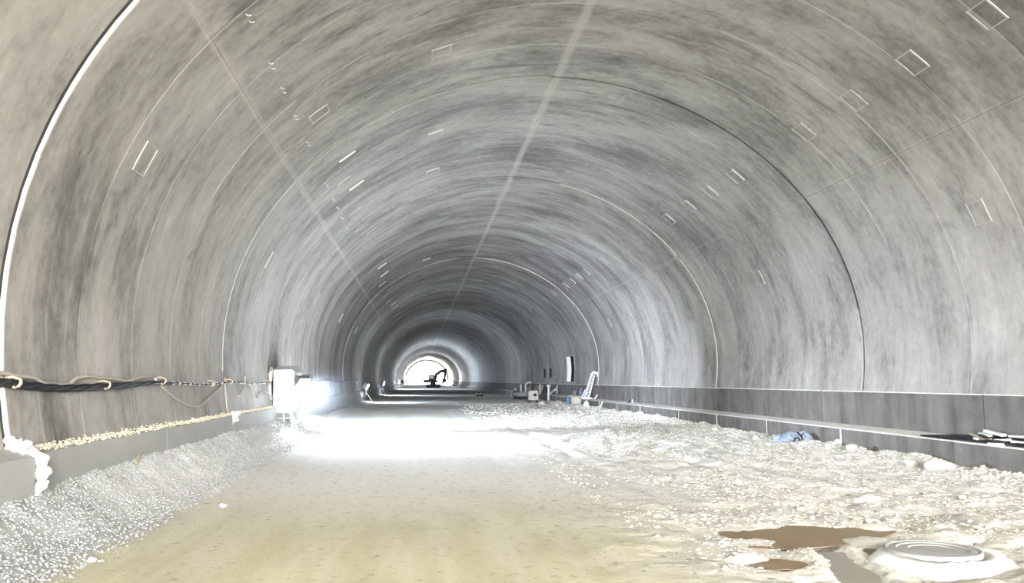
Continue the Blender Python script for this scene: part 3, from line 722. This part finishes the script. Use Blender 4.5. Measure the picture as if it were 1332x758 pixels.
MB().prism([(2.0, 2.1), (2.75, 2.0), (2.9, 1.4), (2.45, .95), (1.75, .85), (1.7, 1.1), (2.0, 1.4)], -.3, .6).build('bucket', M['darksteel'], t)
MB().tube([(.9, .15, 1.5), (1.35, .15, 3.1)], .08, 8).build('boom_cylinder', M['greysteel'], t)
MB().tube([(1.3, .15, 3.8), (2.55, .15, 4.0)], .07, 8).build('stick_cylinder', M['greysteel'], t)

# ------------------------------------------------------------------ niche and boxes on the right wall
t = thing('wall_niche', 'tall curved recess with a white jamb and black opening on the right wall', 'recess', (10.4, 57.3, 1.42))
M['niche_shade'] = plain('black_niche_shade', RGB(12, 12, 14), 1.0)
def curved(a0, a1, y0, y1, i0, i1, org, K=8):
    m = MB(); vs = []
    for i in range(K+1):
        a = a0 + (a1-a0)*i/K
        vs += [vp(a, y0, i0) - org, vp(a, y1, i0) - org, vp(a, y1, i1) - org, vp(a, y0, i1) - org]
    return m.add(vs, [(4*i+k, 4*i+(k+1)%4, 4*i+4+(k+1)%4, 4*i+4+k) for i in range(K) for k in range(4)] + [(0,1,2,3), (4*K+3, 4*K+2, 4*K+1, 4*K)])
og = Vector((10.4, 57.3, 1.42))
curved(-1.6, 12.0, 58.0, 58.14, .03, .34, og).build('jamb', M['white'], t, smooth=False)  # light falling on the jamb put into its white colour
curved(-1.6, 12.3, 56.9, 58.0, .015, .06, og).build('shade', M['niche_shade'], t)  # black plate on the wall stands for the shade inside the recess
curved(-1.6, 12.2, 56.8, 56.92, .015, .07, og).build('jamb', M['greysteel'], t)
curved(11.9, 12.4, 56.8, 58.14, .015, .30, og, 2).build('head', M['greysteel'], t)
for k, (u, dy) in enumerate(((714.5, 0), (719.5, 0))):
    p = vp(3.6, 70.5 - k*3.2, .12)
    t = thing('junction_box', ('left' if k == 0 else 'right') + ' one of two dark boxes on the right wall above the white cube unit', 'box', tuple(p))
    MB().cbox((0, 0, 0), (.16, .5, .7)).build('body', M['darksteel'], t)
    MB().cbox((-.09, .0, 0), (.03, .4, .6)).build('door', M['greysteel'], t)
    MB().tube([(0, 0, -.34), (0, 0, -.6)], .03, 6).build('conduit', M['greysteel'], t)

# ------------------------------------------------------------------ gear standing along the right kerb
def ground_pt(u, v):
    z = .05
    for _ in range(4): p = atz(u, v, z); z = hz(p.x, p.y)
    return Vector((p.x, p.y, z))
# white jib
b_ = aty(763, 519, 50.5); tp = aty(771, 488, 49.5); gp = Vector((b_.x, b_.y, .60)); bend = tp - gp
t = thing('jib', 'white steel loading jib leaning up from the kerb ledge', 'jib', tuple(gp))
MB().box((-.35, -.3, -.02), (.3, .3, .06)).build('base_plate', M['whitesteel'], t)
r_ = MB()
for dx, dy in ((-.11, -.08), (.11, -.08), (-.11, .08), (.11, .08)):
    r_.tube([Vector((dx*1.2, dy, .03)), bend + Vector((dx*.9, dy, 0))], .045, 6)
r_.build('chord', M['whitesteel'], t)
r_ = MB()
for k in range(10):
    a = bend*(k/10); b = bend*((k+1)/10); s_ = 1 if k % 2 else -1
    r_.tube([a + Vector((.11*s_, -.08, .03)), b + Vector((-.11*s_, -.08, 0))], .03, 5); r_.tube([a + Vector((.11*s_, .08, .03)), b + Vector((-.11*s_, .08, 0))], .03, 5)
r_.build('lattice', M['whitesteel'], t)
m = MB(); m.tube([bend + Vector((-.1, 0, 0)), bend + Vector((.05, 0, .18)), bend + Vector((.28, 0, .12)), bend + Vector((.33, 0, -.12))], .09, 8); m.build('hook_head', M['whitesteel'], t)
MB().tube([(-.3, 0, .05), (-.05, 0, .55)], .04, 6).build('brace', M['whitesteel'], t)
# barrel, ball, cans
p = ground_pt(752, 526.5)
t = thing('canvas_drum', 'beige canvas-covered drum lying at the kerb foot below the white jib', 'drum', (p.x, p.y, p.z))
m = MB(); m.lathe([(.05, -.42), (.24, -.42), (.29, -.36), (.28, -.1), (.30, 0), (.28, .1), (.29, .36), (.24, .42), (.05, .42)], (0, 0, .28), 18, Matrix.Rotation(PI/2, 3, 'Y') ); m.build('drum', M['beige'], t, smooth=True)
for x_ in (-.33, .33): MB().lathe([(.305, -.02), (.315, 0), (.305, .02)], (x_, 0, .28), 18, Matrix.Rotation(PI/2, 3, 'Y')).build('hoop', M['timber'], t)
p = ground_pt(763, 529)
o = thing('plastic_float', 'round white float on the ground just right of the beige drum', 'ball', tuple(p))
m = MB(); m.lathe([(.02, 0)] + [(.17*math.sin(PI*k/10), .17-.17*math.cos(PI*k/10)) for k in range(1, 10)] + [(.02, .34)], n=18); m.build('shell', M['white'], o, smooth=True)
MB().lathe([(.04, .33), (.04, .38), (.02, .39)], n=10).build('neck', M['whitesteel'], o)
p = ground_pt(741, 526)
t = thing('fuel_can', 'blue fuel can left of the beige drum at the kerb foot', 'can', tuple(p), .3)
MB().cbox((0, 0, .25), (.36, .24, .5), bev=.15).build('body', M['bluepaint'], t)
MB().tube([(-.1, 0, .5), (-.08, 0, .57), (.08, 0, .57), (.1, 0, .5)], .02, 6).build('handle', M['white'], t)
MB().lathe([(.04, .48), (.04, .56), (.03, .57)], (.12, 0, 0), 10).build('cap', M['white'], t)
p = aty(756, 517.5, 52); p = Vector((p.x, p.y, .60))
t = thing('gas_cylinder', 'narrow blue gas cylinder standing on the ledge left of the white jib', 'cylinder', tuple(p))
MB().lathe([(.10, 0), (.12, .02), (.12, .40), (.08, .48), (.04, .51)], n=14).build('body', M['bluepaint'], t, smooth=True)
MB().lathe([(.03, .50), (.03, .56), (.015, .57)], n=8).build('valve', M['whitesteel'], t)
# rods leaning about
def rod(u0, v0, u1, v1, y, r, label, mat='timber', y1=None, name='rod'):
    a = aty(u0, v0, y); b = aty(u1, v1, y1 or y); c = a.lerp(b, .5) + Vector((.02, 0, .015))
    return tag(MB().tube([a, c, b], [r, r*1.05, r*.9], 6).build(name, M[mat]), label, 'rod')
rod(773, 519, 777.5, 513, 48, .04, 'short curved pale rod standing on the ledge right of the jib', 'mortar')
rod(780, 531, 783.5, 522, 44.5, .04, 'pale rod leaning on the lower kerb right of the white float', 'mortar')
rod(817, 524, 821, 519.5, 40.8, .03, 'dark stick lying on the kerb ledge farther right of the jib', 'darksteel')
rod(822.5, 524, 822, 519.5, 40.4, .03, 'stub of pale rod standing on the ledge beside the dark stick', 'mortar')
rod(743.5, 518, 747, 508, 55.8, .05, 'bent brown rod leaning on the upper kerb above the blue can', 'timber')
rod(746.5, 518, 749, 509, 55.4, .04, 'thin brown rod just right of the bent one above the blue can', 'timber')
# upright steel frame
p = ground_pt(713.5, 520); yb = p.y*.9
t = thing('steel_frame', 'pale upright steel post frame with a diagonal strut by the right kerb', 'frame', (aty(713.5, 520, 64).x, 64, 0)); og = t.location.copy()
def fp(u, v, y): return aty(u, v, y) - og
MB().tube([fp(713.5, 520.5, 64), fp(713.5, 501, 64)], .09, 8).build('post', M['whitesteel'], t)
MB().tube([fp(711, 501.5, 64), fp(716, 501.5, 64)], .07, 8).build('cap', M['whitesteel'], t)
MB().tube([fp(714, 513, 64), fp(723, 506, 62)], .07, 8).build('strut', M['whitesteel'], t)
MB().tube([fp(724.5, 512.3, 61.5), fp(724.5, 501, 61.5)], .07, 8).build('post', M['timber'], t)
# cube unit (water tank / generator box)
p = ground_pt(694.5, 523.5); s_ = p.y/1100
t = thing('cube_unit', 'pale cube-shaped machine unit with a domed lid standing near the right kerb', 'machine', (p.x, p.y, p.z))
W = 12.5*s_; Hh = 13.0*s_
MB().cbox((0, W*.5, Hh*.5+.12), (W, W, Hh*.86), bev=.05).build('body', M['beige'], t)
MB().cbox((0, W*.5, Hh+.06), (W*.86, W*.86, .14), bev=.3).build('lid', M['whitesteel'], t)
MB().lathe([(.12, -.04), (.12, .02), (.09, .03)], (W*.12, -.02, Hh*.75), 12, Matrix.Rotation(PI/2, 3, 'X')).build('gauge', M['darksteel'], t)
for x_ in (-.38, .38):
    for y_ in (.15, .85): MB().box((x_*W-.06, y_*W-.06, -.03), (x_*W+.06, y_*W+.06, .16)).build('foot', M['darksteel'], t)
# farther clutter
def post(u, v0, v1, x_, r, label, mat='mortar', name='post'):
    b = atx(u, v1, x_); a = Vector((b.x - .03, b.y - .05, (.60 if b.x > 9.96 else hz(b.x, b.y)) - .02))
    return tag(MB().tube([a, a.lerp(b, .6) + Vector((.01, 0, 0)), b], [r, r*1.05, r*.95], 8).build(name, M[mat]), label, 'post')
post(677.5, 507, 499.5, 9.7, .09, 'pale post standing left of the cube unit by the right kerb')
post(702.5, 510, 499.5, 10.2, .07, 'pale post standing behind the cube unit, on its right')
post(690, 506, 500, 10.2, .07, 'brown post standing behind the cube unit, on its left', 'timber')
post(705.5, 515, 501, 10.2, .08, 'brown plank standing against the kerb between cube unit and steel frame', 'timber')
post(709, 516, 502, 9.7, .09, 'dark plank standing against the kerb just left of the steel frame', 'darksteel')
p = ground_pt(678, 515)
t = thing('pump', 'dark pump set with a curved white pipe left of the cube unit', 'pump', (8.95, 73.5, hz(8.95, 73.5)))
MB().cbox((0, 0, .42), (.9, .6, .42)).build('engine', M['greysteel'], t)
MB().lathe([(.2, -.3), (.32, -.25), (.32, .25), (.2, .3)], (-.5, 0, .45), 14, Matrix.Rotation(PI/2, 3, 'Y')).build('impeller_case', M['greysteel'], t)
for y_ in (-.3, .3): MB().box((-.7, y_-.06, -.03), (.6, y_+.06, .22)).build('skid', M['darksteel'], t)
MB().tube(bezier([(.35, 0, .6), (.35, 0, 1.2), (.5, 0, 1.4), (.85, 0, 1.45)]), .07, 8).build('outlet_pipe', M['whitesteel'], t, smooth=True)
for i, (u, v, lab) in enumerate(((667, 514, 'leftmost pale sack leaning in the clutter left of the pump'), (670.5, 514, 'tall pale sack in the clutter between the small sack and the pump'))):
    o_ = atx(u, v, 9.3 - .1*i); y_ = o_.y; h_ = .55 + .35*i
    m = MB(); m.lathe([(.16, 0), (.26, .08), (.28, h_*.45), (.22, h_*.8), (.10, h_*.93), (.14, h_)], (o_.x, y_, hz(o_.x, y_)), 12); tag(m.build('sack', M['beige'], smooth=True), lab, 'sack')
for i, (u, lab) in enumerate(((621.5, 'left one of two small dark bollards standing alone on the far ground'), (626.5, 'right one of two small dark bollards standing alone on the far ground'))):
    p = ground_pt(u, 515.5); o = thing('bollard', lab, 'bollard', tuple(p))
    MB().lathe([(.14, 0), (.16, .03), (.13, .38), (.10, .42), (.03, .43)], n=12).build('body', M['darksteel'], o, smooth=True); MB().lathe([(.145, .25), (.145, .32)], n=12).build('band', M['mortar'], o)
for u0, u1, vt, lab, mt in ((684, 690, 503, 'dark brown board leaning on the upper kerb behind the cube unit, leftmost of three', 'timber'), (696, 701, 501.5, 'brown board leaning on the upper kerb behind the cube unit, middle of three', 'timber'), (706.5, 711, 501.5, 'dark steel plate leaning on the upper kerb left of the steel frame', 'darksteel')):
    a = atx(u0, vt, 10.3); b = atx(u1, vt, 10.3)
    m = MB(); m.add([(10.12, a.y, .59), (10.12, b.y, .59), (10.40, b.y, a.z), (10.40, a.y, a.z), (10.07, a.y, .59), (10.07, b.y, .59), (10.35, b.y, a.z+.02), (10.35, a.y, a.z+.02)], [(0,1,2,3), (4,7,6,5), (0,4,5,1), (1,5,6,2), (2,6,7,3), (3,7,4,0)])
    tag(m.build('panel_board', M[mt]), lab, 'board')
# blue tarpaulin bundle
p = ground_pt(1034, 574); p = Vector((min(p.x, 9.6), p.y, hz(min(p.x, 9.6), p.y)))
t = thing('tarpaulin', 'crumpled blue tarpaulin bundle at the foot of the right kerb', 'tarpaulin', tuple(p))
def rumple(m, c, d, sd, K=14):
    r_ = random.Random(sd); ph = [r_.uniform(0, 6) for _ in range(6)]; vs = []
    for i in range(K+1):
        for j in range(2*K):
            a = PI*i/K; b = PI*j/K
            f = 1 + .16*math.sin(3*b+ph[0]+2*a) + .12*math.sin(7*b+ph[1]-3*a) + .10*math.sin(5*a+ph[2]+b*2)
            vs.append((c[0]+d[0]*f*math.sin(a)*math.cos(b), c[1]+d[1]*f*math.sin(a)*math.sin(b), max(c[2]-.04, c[2]+d[2]*f*math.cos(a)) + .0))
    n_ = 2*K; m.add(vs, [(i*n_+j, i*n_+(j+1)%n_, (i+1)*n_+(j+1)%n_, (i+1)*n_+j) for i in range(K) for j in range(n_)])
m = MB(); rumple(m, (-.12, 0, .02), (.27, .24, .17), 1); m.build('sheet', M['blue'], t)
m = MB(); rumple(m, (.20, -.05, .02), (.20, .2, .17), 2); m.build('sheet', M['blue'], t)
m = MB(); rumple(m, (-.36, .05, .02), (.14, .2, .12), 5, 10); m.build('sheet', M['blue'], t)
MB().tube(bezier([(.10, -.26, .0), (.06, -.22, .14), (.05, -.02, .21), (.07, .15, .15)]), .016, 6).build('strap', M['blackfilm'], t)
MB().tube(bezier([(-.16, -.27, .0), (-.10, -.29, .08), (-.02, -.27, .08), (.02, -.26, .0)]), .016, 6).build('strap', M['blackfilm'], t)

# boards and black film on the ledge at the right edge
LZ = .585
pts = [(10.12, 15.9), (10.38, 16.4), (10.42, 14.6), (10.42, 12.6), (10.0, 12.6), (9.98, 14.4), (10.0, 15.2)]
m = MB(); K = 26; vs = []
for i in range(K+1):
    for j in range(9):
        y_ = 12.4 + 3.7*i/K; x_ = 9.965 + .47*j/8; e_ = min(1, (K-i)/9)*min(1, (j+1)/3)
        vs.append((x_, y_, LZ + .015 + e_*(.025 + .02*math.sin(i*1.1+j*.9) + .012*math.sin(i*2.3-j*1.7)) + .05*e_*(j/8)**2))
vb = [(a, b, LZ - .01) for a, b, c in vs]; nb = len(vs)
m.add(vs + vb, [(i*9+j, i*9+j+1, i*9+j+10, i*9+j+9) for i in range(K) for j in range(8)] + [(nb+i*9+j, nb+i*9+j+9, nb+i*9+j+10, nb+i*9+j+1) for i in range(K) for j in range(8)]
      + [(i*9, i*9+9, nb+i*9+9, nb+i*9) for i in range(K)] + [(i*9+8, nb+i*9+8, nb+i*9+17, i*9+17) for i in range(K)] + [(j, nb+j, nb+j+1, j+1) for j in range(8)])
tag(m.build('plastic_film', M['blackfilm'], smooth=True), 'black plastic film heaped on the kerb ledge under the white boards', 'plastic film')
def board(u0, v0, x0, u1, v1, x1, w_, th, mat, label, name='board'):
    a = atx(u0, v0, x0); b = atx(u1, v1, x1); d = (b-a); L_ = d.length; d.normalize()
    s_ = d.cross(Vector((0, 0, 1))).normalized(); n_ = s_.cross(d)
    R = Matrix((d, s_, n_)).transposed()
    m = MB(); m.cbox((a+b)/2, (L_, w_, th), R, bev=.12); return tag(m.build(name, M[mat]), label, 'board')
board(1282, 560, 10.38, 1306, 566, 10.30, .10, .05, 'white', 'thick white board topmost on the black film pile')
board(1275, 563, 10.32, 1288, 566.5, 10.28, .09, .03, 'white', 'short bluish white board left of the topmost one')
board(1262, 563.5, 10.14, 1288, 576, 10.02, .045, .04, 'timber', 'long narrow beige batten at the left front of the pile')
board(1262, 565, 10.14, 1271, 565.5, 10.26, .05, .02, 'timber', 'short beige batten meeting the long one at the left of the pile')
board(1287, 577.2, 10.0, 1309, 578.4, 10.0, .08, .05, 'white', 'white board along the front edge of the ledge, lowest of the pile')
board(1268, 570.6, 10.08, 1274, 571, 10.08, .08, .05, 'white', 'small white offcut inside the batten corner')
board(1280, 570.5, 10.15, 1289, 571, 10.15, .05, .02, 'timber', 'grey offcut in the middle of the pile behind the long batten')
board(1296, 572.3, 10.12, 1313, 572, 10.12, .09, .04, 'white', 'white board in the middle of the pile under the topmost board')
board(1314, 567, 10.30, 1345, 569, 10.30, .10, .04, 'whitesteel', 'pale board at the back of the pile by the right edge of the photo')
board(1316, 574, 10.10, 1345, 577, 10.10, .06, .04, 'white', 'narrow white board at the right edge in front of the pale one')

# ------------------------------------------------------------------ halo volume added round the floodlight, standing for lens bloom
hs = NT('halo_volume'); ht = hs.t; ht.nodes.remove(hs.b); ho = [n_ for n_ in ht.nodes if n_.type == 'OUTPUT_MATERIAL'][0]
gt = hs.n('ShaderNodeTexCoord'); ln = hs.n('ShaderNodeVectorMath', operation='LENGTH'); hs.l(gt.outputs['Object'], ln.inputs[0])
fall = hs.math('POWER', hs.math('SUBTRACT', 1.0, ln.outputs['Value'], clamp=True), 2.0)
vs_ = hs.n('ShaderNodeVolumeScatter'); vs_.inputs['Color'].default_value = (.82, .90, 1, 1); hs.l(hs.math('MULTIPLY', fall, .022), vs_.inputs['Density'])
hs.l(vs_.outputs[0], ho.inputs['Volume'])
bm = bmesh.new(); bmesh.ops.create_icosphere(bm, subdivisions=3, radius=1); me = bpy.data.meshes.new('lamp_halo'); bm.to_mesh(me); bm.free(); me.materials.append(hs.m)
tag(link('lamp_halo', me, None, (-3.1, 25.4, 1.85), None, (1.9, 2.4, 1.7)), 'pale bluish halo added round the cabinet floodlight', 'haze', kind='stuff')
SC.cycles.volume_bounces = 0
